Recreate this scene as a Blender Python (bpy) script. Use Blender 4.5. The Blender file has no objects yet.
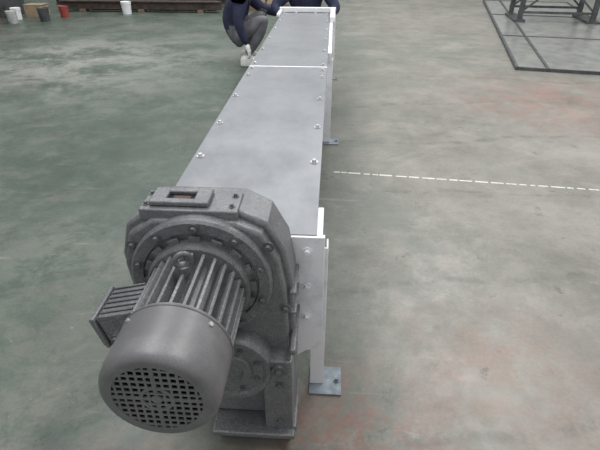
import bpy, bmesh, math, random
from mathutils import Vector, Matrix
random.seed(4)
S = bpy.context.scene
S.view_settings.view_transform = 'Standard'
COL = S.collection

# ------------------------------------------------------------------ materials
def nodes(name):
    m = bpy.data.materials.new(name); m.use_nodes = True
    nt = m.node_tree
    b = nt.nodes['Principled BSDF']
    return m, nt, b
def N(nt, t, **kw):
    n = nt.nodes.new(t)
    for k, v in kw.items():
        if k in n.inputs.keys(): n.inputs[k].default_value = v
        else: setattr(n, k, v)
    return n
def ramp(nt, fac, stops):
    r = nt.nodes.new('ShaderNodeValToRGB')
    e = r.color_ramp.elements
    while len(e) < len(stops): e.new(0.5)
    for i, (p, c) in enumerate(stops):
        e[i].position = p
        e[i].color = (c[0], c[1], c[2], 1) if hasattr(c, '__len__') else (c, c, c, 1)
    nt.links.new(fac, r.inputs['Fac'])
    return r.outputs['Color']
def mat(name, c1, c2=None, rough=0.5, metal=0.0, scale=6, detail=6, lo=0.35, hi=0.65, bump=0.0, rv=0.0, stretch=None, dust=None, damt=1.0):
    m, nt, b = nodes(name)
    tc = N(nt, 'ShaderNodeTexCoord')
    vec = tc.outputs['Object']
    if stretch:
        mp = N(nt, 'ShaderNodeMapping'); mp.inputs['Scale'].default_value = stretch
        nt.links.new(vec, mp.inputs['Vector']); vec = mp.outputs['Vector']
    n = N(nt, 'ShaderNodeTexNoise', Scale=scale, Detail=detail, Roughness=0.65)
    nt.links.new(vec, n.inputs['Vector'])
    c2 = c2 or tuple(x * 0.8 for x in c1)
    col = ramp(nt, n.outputs['Fac'], [(lo, c2), (hi, c1)])
    if dust:   # settled dust: big soft areas broken up by fine specks
        a = N(nt, 'ShaderNodeTexNoise', Scale=9, Detail=8, Roughness=.7); nt.links.new(vec, a.inputs['Vector'])
        f = N(nt, 'ShaderNodeTexNoise', Scale=260, Detail=3, Roughness=.6); nt.links.new(vec, f.inputs['Vector'])
        A = ramp(nt, a.outputs['Fac'], [(.40, .10*damt), (.62, damt)]); F = ramp(nt, f.outputs['Fac'], [(.46, 0.), (.62, 1.)])
        mu = N(nt, 'ShaderNodeMath', operation='MULTIPLY'); nt.links.new(A, mu.inputs[0]); nt.links.new(F, mu.inputs[1])
        x = nt.nodes.new('ShaderNodeMix'); x.data_type = 'RGBA'
        nt.links.new(mu.outputs[0], x.inputs[0]); nt.links.new(col, x.inputs[6]); x.inputs[7].default_value = (*dust, 1); col = x.outputs[2]
    nt.links.new(col, b.inputs['Base Color'])
    b.inputs['Roughness'].default_value = rough
    b.inputs['Metallic'].default_value = metal
    if rv:
        nt.links.new(ramp(nt, n.outputs['Fac'], [(lo, rough + rv), (hi, rough)]), b.inputs['Roughness'])
    if bump:
        bp = N(nt, 'ShaderNodeBump', Strength=bump, Distance=0.004)
        nt.links.new(n.outputs['Fac'], bp.inputs['Height'])
        nt.links.new(bp.outputs['Normal'], b.inputs['Normal'])
    return m

M_gear = mat('cast_grey_paint', (.165,.168,.178), (.115,.118,.126), .40, .25, scale=90, detail=6, lo=.36, hi=.68, bump=.16, dust=(.33,.33,.33), damt=.7)
M_gear2 = mat('motor_grey_paint', (.13,.133,.14), (.085,.087,.092), .38, .25, scale=25, detail=6, bump=.10, dust=(.27,.27,.27), damt=.6)
M_cowl = mat('fan_cowl_grey', (.165,.162,.168), (.125,.123,.128), .42, .2, scale=9, detail=8, bump=.05, dust=(.26,.26,.26), damt=.35)
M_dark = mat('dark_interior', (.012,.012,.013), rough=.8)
M_white = mat('white_paint', (.78,.79,.82), (.60,.62,.65), .45, 0, scale=9, detail=8, lo=.3, hi=.5)
M_steel = mat('steel_cover_sheet', (.29,.30,.32), (.205,.215,.23), .36, .5, scale=1.8, detail=6, lo=.38, hi=.64, rv=.12, stretch=(1.6,1,1))
M_zinc = mat('zinc_bolt', (.75,.75,.77), (.5,.5,.52), .3, .7, scale=30)
M_foot = mat('foot_plate_grey', (.26,.30,.34), (.15,.17,.19), .5, .4, scale=25)
M_navy = mat('navy_cloth', (.022,.028,.065), (.012,.014,.034), .9, 0, scale=14, bump=.4)
M_trous = mat('grey_trouser_cloth', (.17,.17,.185), (.10,.10,.115), .9, 0, scale=10, bump=.4)
M_skin = mat('skin', (.42,.24,.16), (.36,.19,.13), .55, 0, scale=12)
M_hair = mat('black_hair', (.012,.01,.01), rough=.6, scale=60, bump=.5)
M_glove = mat('white_glove_knit', (.78,.77,.75), (.55,.55,.55), .8, 0, scale=20)
M_rust = mat('brown_plate', (.12,.05,.035), (.05,.035,.03), .6, .2, scale=120)
M_rusty = mat('rusty_steel', (.12,.09,.075), (.05,.042,.04), .7, .4, scale=8)
M_darksteel = mat('dark_steel', (.13,.138,.145), (.07,.07,.075), .5, .5, scale=8)
M_plate = mat('worn_floor_plate', (.36,.36,.34), (.22,.225,.215), .28, .35, scale=5, detail=8)
M_pot = mat('bucket_plastic', (.55,.54,.52), (.30,.30,.30), .6, 0, scale=8)
M_red = mat('red_plastic', (.36,.06,.05), (.22,.04,.035), .5, 0, scale=8)
M_card = mat('carton_board', (.38,.29,.19), (.30,.22,.15), .8, 0, scale=8)
M_wood = mat('pallet_wood', (.22,.16,.11), (.12,.09,.07), .8, 0, scale=5, stretch=(1,8,8))
M_tape = mat('white_tape', (.66,.66,.62), (.46,.46,.44), .7, 0, scale=40)
M_wall = mat('wall_paint', (.55,.57,.56), (.45,.47,.46), .8, 0, scale=2)

def floor_mat():
    m, nt, b = nodes('worn_painted_concrete')
    L = nt.links
    tc = N(nt, 'ShaderNodeTexCoord'); P = tc.outputs['Object']
    def noise(scale, detail=8, rough=.6, dist=0, vec=None):
        n = N(nt, 'ShaderNodeTexNoise', Scale=scale, Detail=detail, Roughness=rough, Distortion=dist)
        L.new(vec or P, n.inputs['Vector']); return n.outputs['Fac']
    def mix(f, a, c, mode='MIX'):
        x = nt.nodes.new('ShaderNodeMix'); x.data_type = 'RGBA'; x.blend_type = mode
        for s, v in ((0, f), (6, a), (7, c)):
            if hasattr(v, 'links'): L.new(v, x.inputs[s])
            else: x.inputs[s].default_value = v if s == 0 else (*v, 1)
        return x.outputs[2]
    def math_(op, a, c):
        x = nt.nodes.new('ShaderNodeMath'); x.operation = op; x.use_clamp = True
        for i, v in enumerate((a, c)):
            if hasattr(v, 'links'): L.new(v, x.inputs[i])
            else: x.inputs[i].default_value = v
        return x.outputs[0]
    grey = ramp(nt, noise(1.6, 12, .75, .3), [(.32, (.160,.150,.130)), (.5, (.222,.210,.186)), (.68, (.285,.270,.243))])
    green = ramp(nt, noise(1.9, 12, .78, .3), [(.32, (.046,.066,.052)), (.54, (.078,.104,.083)), (.74, (.150,.168,.143))])
    sep = N(nt, 'ShaderNodeSeparateXYZ'); L.new(P, sep.inputs[0])
    mr = N(nt, 'ShaderNodeMapRange'); L.new(sep.outputs[0], mr.inputs[0])
    mr.inputs[1].default_value = .9; mr.inputs[2].default_value = -.8
    mr.inputs[3].default_value = .0; mr.inputs[4].default_value = .97
    n2 = ramp(nt, noise(1.0, 14, .8, .4), [(.44, 0.), (.56, 1.)])
    sc = N(nt, 'ShaderNodeMath', operation='MULTIPLY_ADD'); L.new(n2, sc.inputs[0]); sc.inputs[1].default_value = .44; sc.inputs[2].default_value = -.22
    gf = N(nt, 'ShaderNodeMath', operation='ADD', use_clamp=True); L.new(mr.outputs[0], gf.inputs[0]); L.new(sc.outputs[0], gf.inputs[1])
    c = mix(gf.outputs[0], grey, green)
    def patch(cx, cy, r0, r1, col, amt, ns=3.0):
        nonlocal c
        d = N(nt, 'ShaderNodeVectorMath', operation='DISTANCE'); L.new(P, d.inputs[0]); d.inputs[1].default_value = (cx, cy, 0)
        q = N(nt, 'ShaderNodeMapRange'); L.new(d.outputs['Value'], q.inputs[0])
        q.inputs[1].default_value = r1; q.inputs[2].default_value = r0; q.inputs[3].default_value = 0; q.inputs[4].default_value = amt
        nn = ramp(nt, noise(ns, 14, .8, .3), [(.44, 0.), (.55, 1.)])
        c = mix(math_('MULTIPLY', q.outputs[0], nn), c, col)
    patch(.12, 1.0, .1, .5, (.20,.085,.065), .7, 6)
    patch(.75, 1.45, .1, .55, (.24,.15,.115), .55, 5)
    patch(2.3, 5.2, .2, 1.3, (.29,.14,.115), .6)
    patch(-.62, .85, .05, .3, (.20,.12,.085), .6, 8)
    patch(1.7, 1.9, .2, .9, (.125,.128,.110), .55)
    patch(.55, 2.3, .2, 1.0, (.11,.125,.105), .65, 2.2)
    patch(.9, 4.4, .3, 1.5, (.115,.125,.105), .55, 1.5)
    patch(1.4, 7.5, .3, 2.8, (.125,.145,.118), .65, 1.2)
    patch(-2.2, 3.2, .3, 1.7, (.040,.062,.047), .65, 1.5)
    patch(-1.1, 4.6, .3, 1.3, (.046,.068,.053), .65, 1.7)
    patch(-3.6, 6.6, .3, 2.6, (.36,.365,.335), .7, 1.1)
    patch(-1.6, 2.1, .1, .7, (.19,.20,.175), .5, 3)
    patch(-1.0, 1.0, .1, .7, (.20,.20,.175), .55, 2)
    patch(2.6, 3.4, .3, 1.6, (.33,.315,.285), .6, 1.2)
    patch(1.9, 2.3, .3, 1.0, (.33,.315,.285), .5, 1.8)
    st = ramp(nt, noise(6, 6, .75, .2), [(.33, 1.), (.39, 0.)])
    c = mix(math_('MULTIPLY', st, .5), c, (.06,.06,.055))
    mp = N(nt, 'ShaderNodeMapping'); mp.inputs['Scale'].default_value = (1.2, 14, 1); mp.inputs['Rotation'].default_value = (0,0,.5)
    L.new(P, mp.inputs['Vector'])
    s1 = ramp(nt, noise(1.5, 8, .7, .6, mp.outputs['Vector']), [(.62, 0.), (.70, 1.)])
    c = mix(math_('MULTIPLY', s1, .3), c, (.38,.375,.34))
    w = N(nt, 'ShaderNodeTexWave', Scale=.32, Distortion=5.0, Detail=4.0); w.wave_type = 'RINGS'; w.inputs['Detail Scale'].default_value = .8
    mp2 = N(nt, 'ShaderNodeMapping'); mp2.inputs['Location'].default_value = (-2.5,-3.0,0); L.new(P, mp2.inputs['Vector']); L.new(mp2.outputs[0], w.inputs['Vector'])
    wv = ramp(nt, w.outputs['Fac'], [(.0, 1.), (.012, 0.)])
    brk = ramp(nt, noise(7, 8, .8), [(.46, 0.), (.56, 1.)])
    c = mix(math_('MULTIPLY', math_('MULTIPLY', wv, brk), .45), c, (.07,.07,.065))
    gr = ramp(nt, noise(60, 6, .8), [(.3, .72), (.7, 1.25)])
    c = mix(.5, c, gr, 'MULTIPLY')
    sp = ramp(nt, noise(38, 4, .6), [(.69, 0.), (.76, 1.)])
    c = mix(math_('MULTIPLY', sp, .4), c, (.52,.51,.47))
    L.new(c, b.inputs['Base Color'])
    L.new(ramp(nt, noise(1.3, 12, .75), [(.40, .26), (.60, .55)]), b.inputs['Roughness'])
    bp = N(nt, 'ShaderNodeBump', Strength=.08, Distance=.01); L.new(noise(9, 8), bp.inputs['Height']); L.new(bp.outputs[0], b.inputs['Normal'])
    return m
M_floor = floor_mat()

# ------------------------------------------------------------------ mesh helpers
def empty(name, loc=(0,0,0), rz=0):
    o = bpy.data.objects.new(name, None); COL.objects.link(o)
    o.location = loc; o.rotation_euler[2] = rz; o.empty_display_size = .1
    return o
def fin(bm, name, m, parent=None, bevel=0, smooth=True, seg=2):
    me = bpy.data.meshes.new(name)
    bmesh.ops.recalc_face_normals(bm, faces=bm.faces)
    bm.to_mesh(me); bm.free()
    me.materials.append(m)
    o = bpy.data.objects.new(name, me); COL.objects.link(o)
    if parent: o.parent = parent
    if smooth:
        for p in me.polygons: p.use_smooth = True
        try: me.set_sharp_from_angle(angle=math.radians(35))
        except Exception: pass
    if bevel:
        md = o.modifiers.new('Bevel', 'BEVEL'); md.width = bevel; md.segments = seg; md.limit_method = 'ANGLE'; md.angle_limit = math.radians(40)
    return o
def box(bm, x0,x1,y0,y1,z0,z1, rot=None, piv=None):
    v = [bm.verts.new((x,y,z)) for z in (z0,z1) for y in (y0,y1) for x in (x0,x1)]
    for f in ((0,1,3,2),(4,6,7,5),(0,4,5,1),(2,3,7,6),(0,2,6,4),(1,5,7,3)):
        bm.faces.new([v[i] for i in f])
    if rot is not None:
        bmesh.ops.rotate(bm, verts=v, cent=piv or ((x0+x1)/2,(y0+y1)/2,(z0+z1)/2), matrix=rot)
    return v
def frame_of(axis):
    a = Vector(axis).normalized()
    t = Vector((0,0,1)) if abs(a.z) < .9 else Vector((1,0,0))
    u = a.cross(t).normalized(); w = u.cross(a).normalized()
    return a, u, w
def lathe(bm, c, axis, prof, seg=48, closed=False):
    """prof: list of (radius, distance along axis)"""
    a, u, w = frame_of(axis); c = Vector(c); rings = []
    for r, d in prof:
        if r < 1e-6:
            rings.append([bm.verts.new(c + a*d)]); continue
        rings.append([bm.verts.new(c + a*d + (u*math.cos(2*math.pi*i/seg) + w*math.sin(2*math.pi*i/seg))*r) for i in range(seg)])
    pr = list(zip(rings, rings[1:]))
    if closed: pr.append((rings[-1], rings[0]))
    for A, B in pr:
        for i in range(seg):
            j = (i+1) % seg
            if len(A) == 1 and len(B) == 1: continue
            if len(A) == 1: bm.faces.new((A[0], B[i], B[j]))
            elif len(B) == 1: bm.faces.new((A[i], B[0], A[j]))
            else: bm.faces.new((A[i], B[i], B[j], A[j]))
def cyl(bm, c, axis, r, h, seg=24, r2=None):
    lathe(bm, c, axis, [(0,0),(r,0),(r if r2 is None else r2,h),(0,h)], seg)
def prism(bm, pts, y0, y1):
    A = [bm.verts.new((x,y0,z)) for x,z in pts]; B = [bm.verts.new((x,y1,z)) for x,z in pts]
    bm.faces.new(A); bm.faces.new(B[::-1]); n = len(pts)
    for i in range(n):
        bm.faces.new((A[i],A[(i+1)%n],B[(i+1)%n],B[i]))
def hexbolt(bm, c, axis, r=.01, h=.008):
    lathe(bm, c, axis, [(0,0),(r*1.7,0),(r*1.7,h*.25),(0,h*.25)], 16)
    lathe(bm, c, axis, [(0,0),(r,0),(r,h),(r*.85,h*1.15),(0,h*1.15)], 6)
def torus(bm, c, axis, R, r, seg=24, ms=10):
    lathe(bm, c, axis, [(R+r*math.cos(2*math.pi*k/ms), r*math.sin(2*math.pi*k/ms)) for k in range(ms)], seg, closed=True)
def beam(bm, p, q, w, h=None):
    p = Vector(p); q = Vector(q); d = q-p; L = d.length; h = h or w
    a, u, v = frame_of(d)
    vs = []
    for e in (p, q):
        for su, sv in ((-1,-1),(1,-1),(1,1),(-1,1)):
            vs.append(bm.verts.new(e + u*su*w/2 + v*sv*h/2))
    for f in ((0,1,2,3),(7,6,5,4),(0,4,5,1),(1,5,6,2),(2,6,7,3),(3,7,4,0)):
        bm.faces.new([vs[i] for i in f])
new = bmesh.new

# ------------------------------------------------------------------ room
bm = new(); box(bm, -10,10,-3,15,-.1,0); fin(bm, 'floor', M_floor, smooth=False)
bm = new(); box(bm, -10,10,15,15.2,0,6); fin(bm, 'wall_back', M_wall, smooth=False)
bm = new(); box(bm, -10.2,-10,-3,15.2,0,6); fin(bm, 'wall_left', M_wall, smooth=False)

# ------------------------------------------------------------------ geared motor
AX, AZ = -.36, .712      # motor axis
GM = empty('gear_motor')
bm = new()
pts = [(-.50,.925),(-.245,.925),(-.165,.885),(-.115,.79),(-.095,.67),(-.09,.5),(-.09,.06),(-.40,.06),(-.47,.14),(-.52,.3),(-.55,.5),(-.60,.62),(-.61,.76),(-.58,.87)]
prism(bm, pts, 1.12, 1.262)
fin(bm, 'gearbox_housing', M_gear, GM, bevel=.011, seg=3)
bm = new()
cx, cz = -.345, .55
pts2 = [(cx+(x-cx)*.93, cz+(z-cz)*.95) for x,z in pts]
prism(bm, pts2, 1.085, 1.13)
fin(bm, 'gearbox_front_case', M_gear, GM, bevel=.010, seg=3)
bm = new()
box(bm, -.190,-.092, 1.03,1.20, .055,.42)
box(bm, -.10,-.080, 1.03,1.25, .45,.475)
box(bm, -.10,-.080, 1.03,1.25, .055,.085)
box(bm, -.38,-.085, 1.00,1.25, .05,.075)
for z in (.56,.64): box(bm, -.105,-.082, 1.10,1.25, z,z+.012)
fin(bm, 'gearbox_side_block', M_gear, GM, bevel=.010, seg=3)
bm = new(); box(bm, -.36,-.10, 1.03,1.24, .0,.052); fin(bm, 'support_block', M_darksteel, GM, bevel=.004)
bm = new()
lathe(bm, (AX,1.09,AZ), (0,-1,0), [(0,-.01),(.210,-.01),(.210,.022),(.203,.030),(.172,.030),(.168,.022),(.150,.022),(.146,.055),(.138,.062),(0,.062)], 72)
lathe(bm, (-.295,1.09,.37), (0,-1,0), [(0,0),(.140,0),(.140,.055),(.133,.066),(.118,.066),(.112,.058),(.075,.058),(.070,.070),(.045,.070),(.04,.06),(0,.06)], 56)
fin(bm, 'adapter_flange', M_gear, GM)
bm = new()
for i in range(10):
    a = 2*math.pi*(i+.5)/10
    hexbolt(bm, (AX+.187*math.cos(a),1.06,AZ+.187*math.sin(a)), (0,-1,0), .009,.011)
for i in range(8):
    a = 2*math.pi*(i+.5)/8
    hexbolt(bm, (-.295+.094*math.cos(a),1.032,.37+.094*math.sin(a)), (0,-1,0), .007,.009)
for x,z in ((-.555,.82),(-.16,.83),(-.115,.6),(-.565,.64)):
    hexbolt(bm, (x,1.085,z), (0,-1,0), .010,.012)
cyl(bm, (-.135,1.03,.385), (0,-1,0), .024,.014,24); cyl(bm, (-.135,1.018,.385), (0,-1,0), .013,.012,6)
for z in (.12,.31): hexbolt(bm, (-.135,1.03,z), (0,-1,0), .009,.01)
fin(bm, 'gearbox_bolts', M_gear2, GM)
bm = new()
box(bm, -.525,-.245, 1.10,1.215, .895,.932)
box(bm, -.500,-.455, 1.118,1.205, .933,.948); box(bm, -.375,-.330,1.118,1.205,.933,.948)
box(bm, -.46,-.37, 1.118,1.143, .933,.948); box(bm, -.46,-.37, 1.182,1.205, .933,.948)
fin(bm, 'inspection_lug', M_gear, GM, bevel=.004)
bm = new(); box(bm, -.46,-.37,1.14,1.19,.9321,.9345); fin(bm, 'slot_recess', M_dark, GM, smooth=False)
bm = new(); box(bm, -.440,-.390,1.158,1.174,.935,.938); fin(bm, 'type_plate', M_rust, GM, smooth=False)
bm = new()
for x in (-.512,-.265): hexbolt(bm, (x,1.13,.932), (0,0,1), .006,.008); hexbolt(bm, (x,1.19,.932), (0,0,1), .006,.008)
fin(bm, 'lug_bolts', M_gear2, GM)
bm = new()
for i in range(16):
    a = 2*math.pi*i/16
    d = Vector((math.cos(a),0,math.sin(a)))
    p = Vector((AX,1.052,AZ)) + d*.13; q = Vector((AX,1.052,AZ)) + d*.165
    beam(bm, p, q, .008, .03)
fin(bm, 'adapter_ribs', M_gear, GM)
bm = new()
lathe(bm, (AX,1.05,AZ), (0,-1,0), [(0,0),(.150,0),(.150,.018),(.142,.026),(.118,.03),(.102,.045),(.102,.23),(.118,.235),(.118,.26),(0,.26)], 64)
fin(bm, 'motor_frame', M_gear2, GM)
bm = new()
nf = 26
for i in range(nf):
    a = 2*math.pi*(i+.5)/nf
    if abs(math.atan2(math.sin(a-math.radians(168)), math.cos(a-math.radians(168)))) < .26: continue
    d = Vector((math.cos(a),0,math.sin(a)))
    p0 = Vector((AX,1.018,AZ)); t = Vector((-math.sin(a),0,math.cos(a)))
    vs = []
    for y in (0, -.205):
        for r, hw in ((.098,.0065),(.137,.0042)):
            for s in (-1,1): vs.append(bm.verts.new(p0 + d*r + t*s*hw + Vector((0,y,0))))
    for f in ((0,1,3,2),(4,6,7,5),(0,4,5,1),(2,3,7,6),(0,2,6,4),(1,5,7,3)): bm.faces.new([vs[k] for k in f])
fin(bm, 'cooling_fins', M_gear, GM, bevel=.0015, smooth=False)
bm = new()
FY = .652
lathe(bm, (AX,.815,AZ), (0,-1,0), [(.136,0),(.140,0),(.140,.130),(.138,.146),(.133,.156),(.126,.162),(.118,.164),(.113,.164),(.113,.160),(.126,.156),(.135,.14),(.136,.10)], 80, closed=True)
torus(bm, (AX,.807,AZ), (0,-1,0), .140,.003,72,8)
fin(bm, 'fan_cowl', M_cowl, GM)
bm = new()
R = .116
def clipbar(off, vert, w):
    L = math.sqrt(max(R*R-off*off, 0))
    if vert: box(bm, AX+off-w/2,AX+off+w/2, FY,FY+.003, AZ-L,AZ+L)
    else: box(bm, AX-L,AX+L, FY-.0006,FY+.0024, AZ+off-w/2,AZ+off+w/2)
k = .0182
for i in range(-6,7):
    w = .010 if i == 0 else .0058
    clipbar(i*k, True, w); clipbar(i*k, False, w)
for rr,wd in ((.036,.004),(.111,.008)):
    lathe(bm, (AX,FY,AZ), (0,-1,0), [(rr-wd,-.003),(rr+wd*.6,-.003),(rr+wd*.6,.0012),(rr-wd,.0012)], 56, closed=True)
cyl(bm, (AX,FY+.002,AZ), (0,-1,0), .012,.004,20)
fin(bm, 'cowl_grille', M_cowl, GM, smooth=False)
bm = new(); cyl(bm, (AX,.72,AZ), (0,-1,0), .133,.004,48)
for i in range(7):
    a = 2*math.pi*i/7; d = Vector((math.cos(a),0,math.sin(a)))
    beam(bm, Vector((AX,.70,AZ))+d*.02, Vector((AX,.70,AZ))+d*.1, .03,.004)
cyl(bm, (AX,.715,AZ), (0,-1,0), .03,.035,24)
fin(bm, 'cooling_fan', M_dark, GM)
bm = new()
for a in (45,135,225,315):
    r = math.radians(a); d = Vector((math.cos(r),0,math.sin(r)))
    cyl(bm, Vector((AX,.79,AZ))+d*.139, d, .006,.005,12)
fin(bm, 'cowl_screws', M_zinc, GM)
bm = new()
cyl(bm, (AX,.94,AZ+.125), (0,0,1), .017,.028,20)
torus(bm, (AX,.94,AZ+.170), (.5,-1,0), .019,.0075,28,12)
fin(bm, 'lifting_eye', M_gear2, GM)
bm = new()
rt = Matrix.Rotation(math.radians(-14), 3, 'Y')
pv = (-.53,.90,.735)
box(bm, -.568,-.445, .845,.965, .675,.765, rt, pv)
box(bm, -.582,-.570, .838,.972, .669,.771, rt, pv)
for i in range(7):
    y = .843+i*.0192
    box(bm, -.590,-.581, y,y+.007, .673,.767, rt, pv)
    box(bm, -.565,-.47, y,y+.006, .765,.771, rt, pv)
fin(bm, 'terminal_box', M_gear, GM, bevel=.003)
bm = new()
cyl(bm, (-.52,.847,.71), (0,-1,0), .015,.026,16); cyl(bm, (-.52,.825,.71), (0,-1,0), .011,.014,16)
fin(bm, 'cable_gland', M_gear2, GM)

# ------------------------------------------------------------------ screw conveyor
SC = empty('screw_conveyor')
X0, X1, ZT = -.585, -.028, .75
XC = (X0+X1)/2
def sheet(name, ya, yb, z):
    bm = new(); box(bm, X0,X1, ya,yb, z-.004,z)
    box(bm, X0,X0+.003, ya,yb, z-.028,z-.003); box(bm, X1-.003,X1, ya,yb, z-.028,z-.003)
    fin(bm, name, M_steel, SC, bevel=.0012)
sheet('cover_sheet_near', 1.275,3.41, ZT)
sheet('cover_sheet_far', 3.425,5.86, ZT)
bm = new(); box(bm, X0+.01,X1-.01, 3.395,3.435, ZT-.012,ZT-.0045)
box(bm, X0,X1, 3.409,3.428, ZT-.003,ZT+.0015)
fin(bm, 'cover_joint_strip', M_white, SC)
bm = new()
ys = [1.86,2.27,2.72,3.18,3.36,3.50,3.95,4.4,4.85,5.3,5.75]
for y in ys:
    hexbolt(bm, (X0+.03,y,ZT), (0,0,1), .0105,.012)
    hexbolt(bm, (X1-.03,y-.03,ZT), (0,0,1), .0105,.012)
for x in (-.42,-.2): hexbolt(bm, (x,5.82,ZT), (0,0,1), .0105,.012)
fin(bm, 'cover_bolts', M_zinc, SC)
bm = new()
prof = [(X0+.035,ZT-.03)]; rr = (X1-X0)/2-.035; zc = .45
for i in range(17):
    a = math.pi + math.pi*i/16
    prof.append((XC+rr*math.cos(a), zc+rr*math.sin(a)))
prof.append((X1-.035,ZT-.03))
A = [bm.verts.new((x,1.285,z)) for x,z in prof]; B = [bm.verts.new((x,5.93,z)) for x,z in prof]
for i in range(len(prof)-1): bm.faces.new((A[i],A[i+1],B[i+1],B[i]))
o = fin(bm, 'trough_shell', M_white, SC)
md = o.modifiers.new('Solid','SOLIDIFY'); md.thickness = .005
bm = new()
box(bm, X0+.003,X0+.05, 1.285,5.93, ZT-.036,ZT-.0125); box(bm, X1-.05,X1-.0035, 1.285,5.93, ZT-.036,ZT-.0125)
for y in (3.38,3.44): box(bm, X0+.01,X1-.005, y-.006,y+.006, .40,ZT-.037)
box(bm, X1-.002,X1+.028, 3.86,5.95, ZT-.05,ZT-.001)
box(bm, X1-.002,X1+.020, 1.285,1.46, ZT-.06,ZT-.004)
fin(bm, 'trough_flanges', M_white, SC, bevel=.002)
bm = new()
pp = [(X0-.005,ZT-.004),(.0,ZT-.004),(.0,.30),(-.03,.25),(-.12,.17),(-.48,.17),(-.56,.25),(X0-.005,.32)]
prism(bm, pp, 1.264, 1.274)
pp = [(X0-.005,ZT-.004),(.0,ZT-.004),(.0,ZT-.045),(X0-.005,ZT-.045)]
prism(bm, pp, 1.2745,1.2845)
fin(bm, 'drive_end_plate', M_white, SC, bevel=.002)
bm = new()
for z in (.69,.54,.40): hexbolt(bm, (-.058,1.264,z), (0,-1,0), .010,.012)
fin(bm, 'end_plate_bolts', M_white, SC)
def legs(y, top, wx=.055):
    bm = new()
    for sx, xo in ((1, .012), (-1, -.625)):
        xi = xo - sx*wx
        box(bm, min(xo,xi),max(xo,xi), y-.004,y+.004, .008,top)
        box(bm, min(xo,xo-sx*.007),max(xo,xo-sx*.007), y+.0045,y+.055, .008,top)
    beam(bm, (-.575,y+.02,.2), (-.038,y+.02,.2), .04,.006)
    fin(bm, 'leg_frame', M_white, SC, bevel=.0015)
    bm = new()
    for xa, xb in ((-.045,.085), (-.70,-.57)):
        box(bm, xa,xb, y-.055,y+.085, .0,.008)
        for dx in (.018,.112): hexbolt(bm, (xa+dx,y+.015,.008), (0,0,1), .008,.012)
    fin(bm, 'leg_foot_plate', M_foot, SC)
legs(1.292, ZT-.062); legs(3.86, ZT-.052,.07); legs(5.88, ZT-.052,.07)
bm = new()
box(bm, X0-.03,X1+.06, 5.88,5.93, ZT+.001,ZT+.05)
box(bm, X1+.0,X1+.05, 5.25,5.88, ZT+.001,ZT+.05)
box(bm, X0-.03,X0+.0, 5.55,5.88, ZT+.001,ZT+.03)
box(bm, X0-.03,X1+.06, 5.931,5.94, .2,ZT+.05)
fin(bm, 'inlet_flange_frame', M_white, SC, bevel=.003)

# ------------------------------------------------------------------ floor tape
bm = new()
p0 = Vector((.05,3.28,.0)); p1 = Vector((3.9,2.93,.0)); d = (p1-p0); L = d.length; d.normalize(); s = 0
nrm = Vector((-d.y,d.x,0))
while s < L:
    l = random.uniform(.03,.10); g = random.uniform(.008,.03); w = random.uniform(.008,.011)
    a = p0+d*s; b_ = p0+d*min(s+l,L)
    vs = [bm.verts.new(v+Vector((0,0,z))) for z in (.0,.0012) for v in (a-nrm*w, b_-nrm*w, b_+nrm*w, a+nrm*w)]
    for f in ((3,2,1,0),(4,5,6,7),(0,1,5,4),(1,2,6,5),(2,3,7,6),(3,0,4,7)): bm.faces.new([vs[i] for i in f])
    s += l+g
fin(bm, 'floor_marking_tape', M_tape, smooth=False)

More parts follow.
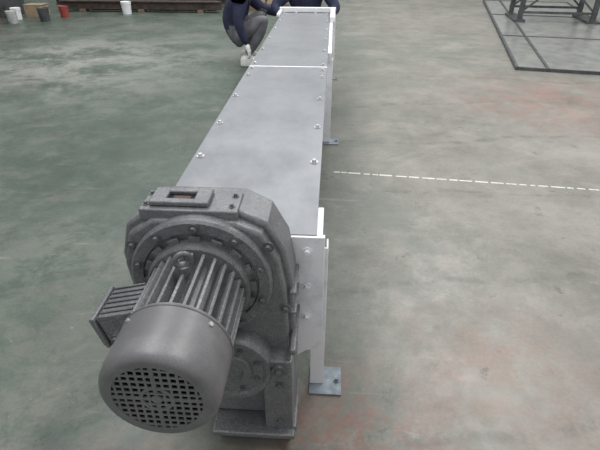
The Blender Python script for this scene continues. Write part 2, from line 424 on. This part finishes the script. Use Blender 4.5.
# ------------------------------------------------------------------ people
def skin_mesh(pts, edges, radii, root, sub=2):
    me = bpy.data.meshes.new('tmp'); me.from_pydata(pts, edges, []); me.update()
    o = bpy.data.objects.new('tmp', me); COL.objects.link(o)
    o.modifiers.new('Skin', 'SKIN')
    sv = me.skin_vertices[0].data
    for i, r in enumerate(radii):
        sv[i].radius = r if hasattr(r, '__len__') else (r, r); sv[i].use_root = (i == root)
    sd = o.modifiers.new('Sub', 'SUBSURF'); sd.levels = sub; sd.render_levels = sub
    bpy.context.view_layer.update()
    dg = bpy.context.evaluated_depsgraph_get()
    res = bpy.data.meshes.new_from_object(o.evaluated_get(dg))
    bpy.data.objects.remove(o, do_unlink=True)
    return res
def person(name, loc, rz, shirt=M_navy, wrists=None, elbows=None, head_pitch=20, scale=1.0, hand_m=M_skin, shoe_m=M_glove):
    E = empty(name, loc, rz); E.scale = (scale,)*3
    J = {}
    def add(n, p, r, tag): J[n] = (Vector(p), r, tag)
    add('pelvis', (-.02,0,.28), (.15,.165), 't'); add('waist', (-.01,0,.42), .155, 's')
    add('chest', (.06,0,.60), (.175,.145), 's'); add('upper', (.12,0,.73), (.14,.12), 's'); add('neck', (.17,0,.82), .055, 'k'); add('skull', (.195,0,.88), .05, 'k')
    for s, q in ((1,'L'),(-1,'R')):
        add('hip'+q, (.03,s*.10,.29), .105, 't'); add('mid'+q, (.19,s*.14,.40), .09, 't'); add('knee'+q, (.35,s*.18,.50), .072, 't')
        add('calf'+q, (.25,s*.16,.30), .064, 't'); add('ank'+q, (.13,s*.14,.12), .045, 't')
        add('sho'+q, (.12,s*.19,.73), .078, 's')
        w = (wrists or {}).get(q, (.52,s*.10,.42)); w = Vector(w); sh = Vector((.12,s*.19,.73))
        mid = Vector(elbows[q]) if elbows and q in elbows else (w+sh)/2 + Vector((0,s*.06,-.06))
        add('elb'+q, mid, .060, 's'); add('wri'+q, w, .038, 's')
    K = list(J); idx = {k:i for i,k in enumerate(K)}
    ed = [('pelvis','waist'),('waist','chest'),('chest','upper'),('upper','neck'),('neck','skull')]
    for q in 'LR':
        ed += [('pelvis','hip'+q),('hip'+q,'mid'+q),('mid'+q,'knee'+q),('knee'+q,'calf'+q),('calf'+q,'ank'+q),('upper','sho'+q),('sho'+q,'elb'+q),('elb'+q,'wri'+q)]
    me = skin_mesh([J[k][0] for k in K], [(idx[a],idx[b]) for a,b in ed], [J[k][1] for k in K], 0)
    me.materials.clear()
    for m in (shirt, M_trous, M_skin): me.materials.append(m)
    for p in me.polygons:
        c = p.center; best = (9, 's')
        for a, b in ed:
            A, B = J[a][0], J[b][0]; t = max(0, min(1, (c-A).dot(B-A)/(B-A).length_squared))
            dd = (c-(A+(B-A)*t)).length - .5*((J[a][1][0] if isinstance(J[a][1],tuple) else J[a][1]))
            tag = J[a][2] if t < .5 else J[b][2]
            if dd < best[0]: best = (dd, tag)
        p.material_index = {'s':0,'t':1,'k':2}[best[1]]; p.use_smooth = True
    me.name = 'body'; o = bpy.data.objects.new('body', me); COL.objects.link(o); o.parent = E
    hc = Vector((.225,0,.955)); pit = Matrix.Rotation(math.radians(head_pitch), 3, 'Y')
    def H(bm, c, sc, r=.1, seg=24):
        g = bmesh.ops.create_uvsphere(bm, u_segments=seg, v_segments=seg//2+4, radius=r)
        for v in g['verts']:
            p = Vector((v.co.x*sc[0], v.co.y*sc[1], v.co.z*sc[2])) + Vector(c)
            v.co = hc + pit @ p
        return g['verts']
    bm = new()
    vs = H(bm, (0,0,0), (.98,.78,1.15))
    for v in vs:
        l = pit.inverted() @ (v.co-hc)
        if l.z < -.01:
            f = 1+ (l.z+.01)*2.6
            l.y *= max(.6,f); l.x = l.x*max(.7,f)+.012
            v.co = hc + pit @ l
    H(bm, (.098,0,-.012), (.22,.15,.26), seg=12)
    H(bm, (.088,0,-.03), (.2,.22,.12), seg=12)
    H(bm, (.078,0,-.062), (.18,.28,.07), seg=12)
    for s in (1,-1): H(bm, (-.005,s*.078,-.01), (.2,.09,.33), seg=12)
    fin(bm, 'head', M_skin, E)
    bm = new()
    for s in (1,-1): H(bm, (.088,s*.032,.012), (.06,.12,.06), seg=10); H(bm, (.09,s*.033,.034), (.06,.17,.03), seg=10)
    vs = H(bm, (-.012,0,.022), (1.03,.84,1.12))
    kill = []
    for v in vs:
        l = pit.inverted() @ (v.co-hc)
        if (l.x > .05 and l.z < .06) or l.z < -.055: kill.append(v)
    bmesh.ops.delete(bm, geom=kill, context='VERTS')
    fin(bm, 'hair', M_hair, E)
    for q, s in (('L',1),('R',-1)):
        w = J['wri'+q][0]; el = J['elb'+q][0]; d = (w-el).normalized()
        side = d.cross(Vector((0,0,1))).normalized(); dn = side.cross(d).normalized()
        if dn.z > 0: dn = -dn
        inn = side if side.y*s < 0 else -side
        P = [w-d*.01, w+d*.035, w+d*.07]; R_ = [.030,(.036,.026),(.040,.024)]; Ed = [(0,1),(1,2)]
        for j in range(4):
            off = inn*(.030-.020*j); ln = (.068,.078,.072,.056)[j]
            b0 = len(P)
            P += [w+d*.085+off, w+d*(.085+ln*.45)+off+dn*.012, w+d*(.085+ln*.75)+off+dn*.036]
            R_ += [.0105,.0095,.008]; Ed += [(2,b0),(b0,b0+1),(b0+1,b0+2)]
        b0 = len(P)
        P += [w+d*.03+inn*.035, w+d*.06+inn*.055+dn*.012, w+d*.085+inn*.055+dn*.03]
        R_ += [.012,.011,.009]; Ed += [(1,b0),(b0,b0+1),(b0+1,b0+2)]
        hm = skin_mesh(P, Ed, R_, 0, 1); hm.materials.clear(); hm.materials.append(hand_m)
        for p in hm.polygons: p.use_smooth = True
        ho = bpy.data.objects.new('hand_'+q, hm); COL.objects.link(ho); ho.parent = E
        bm = new(); y = s*.14
        secs = [(.05,.036,.09),(.08,.046,.125),(.17,.050,.13),(.25,.056,.092),(.31,.054,.068),(.36,.032,.045)]
        rings = []
        for x, hw, h in secs:
            rings.append([bm.verts.new((x, y+hw*cy, z)) for cy, z in ((-.9,0),(-1,.02),(-.95,h*.6),(-.5,h),(.5,h),(.95,h*.6),(1,.02),(.9,0))])
        for A, B in zip(rings, rings[1:]):
            for i in range(8): bm.faces.new((A[i],A[(i+1)%8],B[(i+1)%8],B[i]))
        bm.faces.new(rings[0]); bm.faces.new(rings[-1][::-1])
        so = fin(bm, 'shoe_'+q, shoe_m, E); m2 = so.modifiers.new('Sub','SUBSURF'); m2.levels = 1; m2.render_levels = 2
    return E
person('squatting_worker', (-1.30,6.55,0), math.radians(10), wrists={'L':(.50,.12,.50),'R':(.13,-.34,.27)}, elbows={'R':(.05,-.32,.50)}, scale=1.2, hand_m=M_glove)
person('squatting_worker.001', (-.36,6.95,0), math.radians(-90), wrists={'L':(.50,.17,.50),'R':(.50,-.17,.50)}, elbows={'L':(.26,.33,.55),'R':(.26,-.33,.55)}, scale=1.24)

# ------------------------------------------------------------------ background things
SB = empty('steel_beam_stack')
bm = new()
for i in range(7):
    y = 10.85+i*.28; xa = -6.0+random.uniform(-.4,.3); xb = -2.5+random.uniform(-.3,.2)
    box(bm, xa,xb, y,y+.16, .06,.08); box(bm, xa,xb, y,y+.16, .20,.22); box(bm, xa,xb, y+.06,y+.10, .08,.20)
fin(bm, 'beams', M_rusty, SB, smooth=False)
bm = new()
for x in (-5.5,-4.2,-2.9): box(bm, x,x+.12, 10.8,12.8, 0,.06)
fin(bm, 'bearers', M_wood, SB, smooth=False)
PL = empty('wooden_pallet', (-1.6,11.7,0), .1)
bm = new()
for i in range(7): box(bm, -.6+i*.175,-.6+i*.175+.12, -.5,.5, .12,.142)
for y in (-.5,-.05,.4): box(bm, -.6,.57, y,y+.1, .02,.118); box(bm, -.6,.57, y,y+.1, 0,.018)
fin(bm, 'boards', M_wood, PL, smooth=False)
def bucket(name, x, y, m, k=1.0):
    bm = new(); lathe(bm, (x,y,0), (0,0,1), [(0,0),(.13*k,0),(.15*k,.32*k),(.158*k,.32*k),(.158*k,.35*k),(.15*k,.35*k),(.14*k,.33*k),(0,.33*k)], 28)
    torus(bm, (x,y,.29*k), (0,0,1), .150*k,.006,28,8)
    fin(bm, name, m)
bucket('paint_bucket', -4.38,10.65, M_white, .68)
bucket('paint_bucket.001', -6.15,9.4, M_pot, .62)
bucket('paint_bucket.002', -6.6,9.55, M_red, .62)
bucket('paint_bucket.003', -6.3,9.8, M_white, .62)
bucket('paint_bucket.004', -5.65,9.65, M_darksteel, .7)
bucket('paint_bucket.005', -5.5,10.15, M_red, .6)
bm = new(); box(bm, -6.3,-5.95, 10.1,10.4, 0,.22); box(bm, -6.32,-6.13, 10.09,10.41, .221,.228); box(bm, -6.125,-5.93, 10.09,10.41, .221,.228)
fin(bm, 'cardboard_carton', M_card, smooth=False)
SBX = empty('scrap_bin', (-7.1,10.3,0))
bm = new(); box(bm, -.5,.5,-.35,.35,0,.03); box(bm, -.5,-.47,-.35,.35,.03,.4); box(bm, .47,.5,-.35,.35,.03,.4); box(bm, -.47,.47,-.35,-.32,.03,.4); box(bm, -.47,.47,.32,.35,.03,.4)
fin(bm, 'bin', M_darksteel, SBX, smooth=False)
bm = new()
for i in range(14):
    p = Vector((random.uniform(-.35,.35),random.uniform(-.2,.2),random.uniform(.1,.3))); d = Vector((random.uniform(-.3,.3),random.uniform(-.2,.2),random.uniform(.05,.3)))
    beam(bm, p, p+d, .03,.03)
fin(bm, 'offcuts', M_rusty, SBX, smooth=False)
FP = empty('steel_floor_track', (2.40,6.45,0), math.radians(-11))
bm = new()
for x in (0,.38,1.9): box(bm, x,x+.035, 0,6.8, 0,.045)
for y in (0,2.2,4.5,6.75): box(bm, .035,1.9, y,y+.03, 0,.040)
fin(bm, 'rails', M_darksteel, FP, smooth=False)
bm = new(); box(bm, .035,.38,.03,6.75,0,.030); box(bm, .415,1.9,.03,6.75,0,.032); fin(bm, 'plates', M_plate, FP, smooth=False)
TR = empty('steel_trestle', (4.25,10.3,.033), math.radians(-6))
bm = new()
for x in (-.65,.65):
    for y in (-.4,.4): box(bm, x-.04,x+.04,y-.04,y+.04,.04,.75)
for y in (-.4,.4): box(bm, -.7,.7,y-.03,y+.03,.75,.81); box(bm, -.7,.7,y-.02,y+.02,.15,.19)
for x in (-.65,0,.65): box(bm, x-.03,x+.03,-.43,.43,.811,.85)
for y in (-.4,.4): beam(bm, (-.62,y,.2), (0,y,.73), .03); beam(bm, (.62,y,.2), (0,y,.73), .03)
box(bm, -.75,-.55,-.45,.45,.0,.04); box(bm, .55,.75,-.45,.45,.0,.04)
fin(bm, 'frame', M_darksteel, TR, smooth=False)
bm = new()
for i in range(5): box(bm, -.6,.6, -.35+i*.15,-.27+i*.15, .852,.90)
fin(bm, 'bars', M_rusty, TR, smooth=False)

# ------------------------------------------------------------------ light
w = bpy.data.worlds.new('world'); S.world = w; w.use_nodes = True
bg = w.node_tree.nodes['Background']; bg.inputs[0].default_value = (.99,.995,1,1); bg.inputs[1].default_value = .68
def area(name, loc, rot, sx, sy, e, col=(1,1,1)):
    l = bpy.data.lights.new(name, 'AREA'); l.shape = 'RECTANGLE'; l.size = sx; l.size_y = sy; l.energy = e; l.color = col
    o = bpy.data.objects.new(name, l); COL.objects.link(o); o.location = loc; o.rotation_euler = rot
area('skylight_1', (-2.5,3,7), (0,math.radians(-12),0), 2, 8, 320, (.98,.99,1))
area('skylight_2', (3.0,5,7), (0,math.radians(12),0), 2, 9, 380, (1,.99,.97))
area('skylight_3', (0,11,7), (0,0,0), 10, 2.5, 400, (.99,.995,1))

cam = bpy.data.cameras.new('camera'); co = bpy.data.objects.new('camera', cam); COL.objects.link(co)
cam.sensor_width = 36; cam.lens = 28.26; cam.clip_start = .02
co.location = (0,0,1.6); co.rotation_euler = (math.radians(57.5), 0, math.radians(3.7))
S.camera = co
print('OK objects', len(bpy.data.objects))
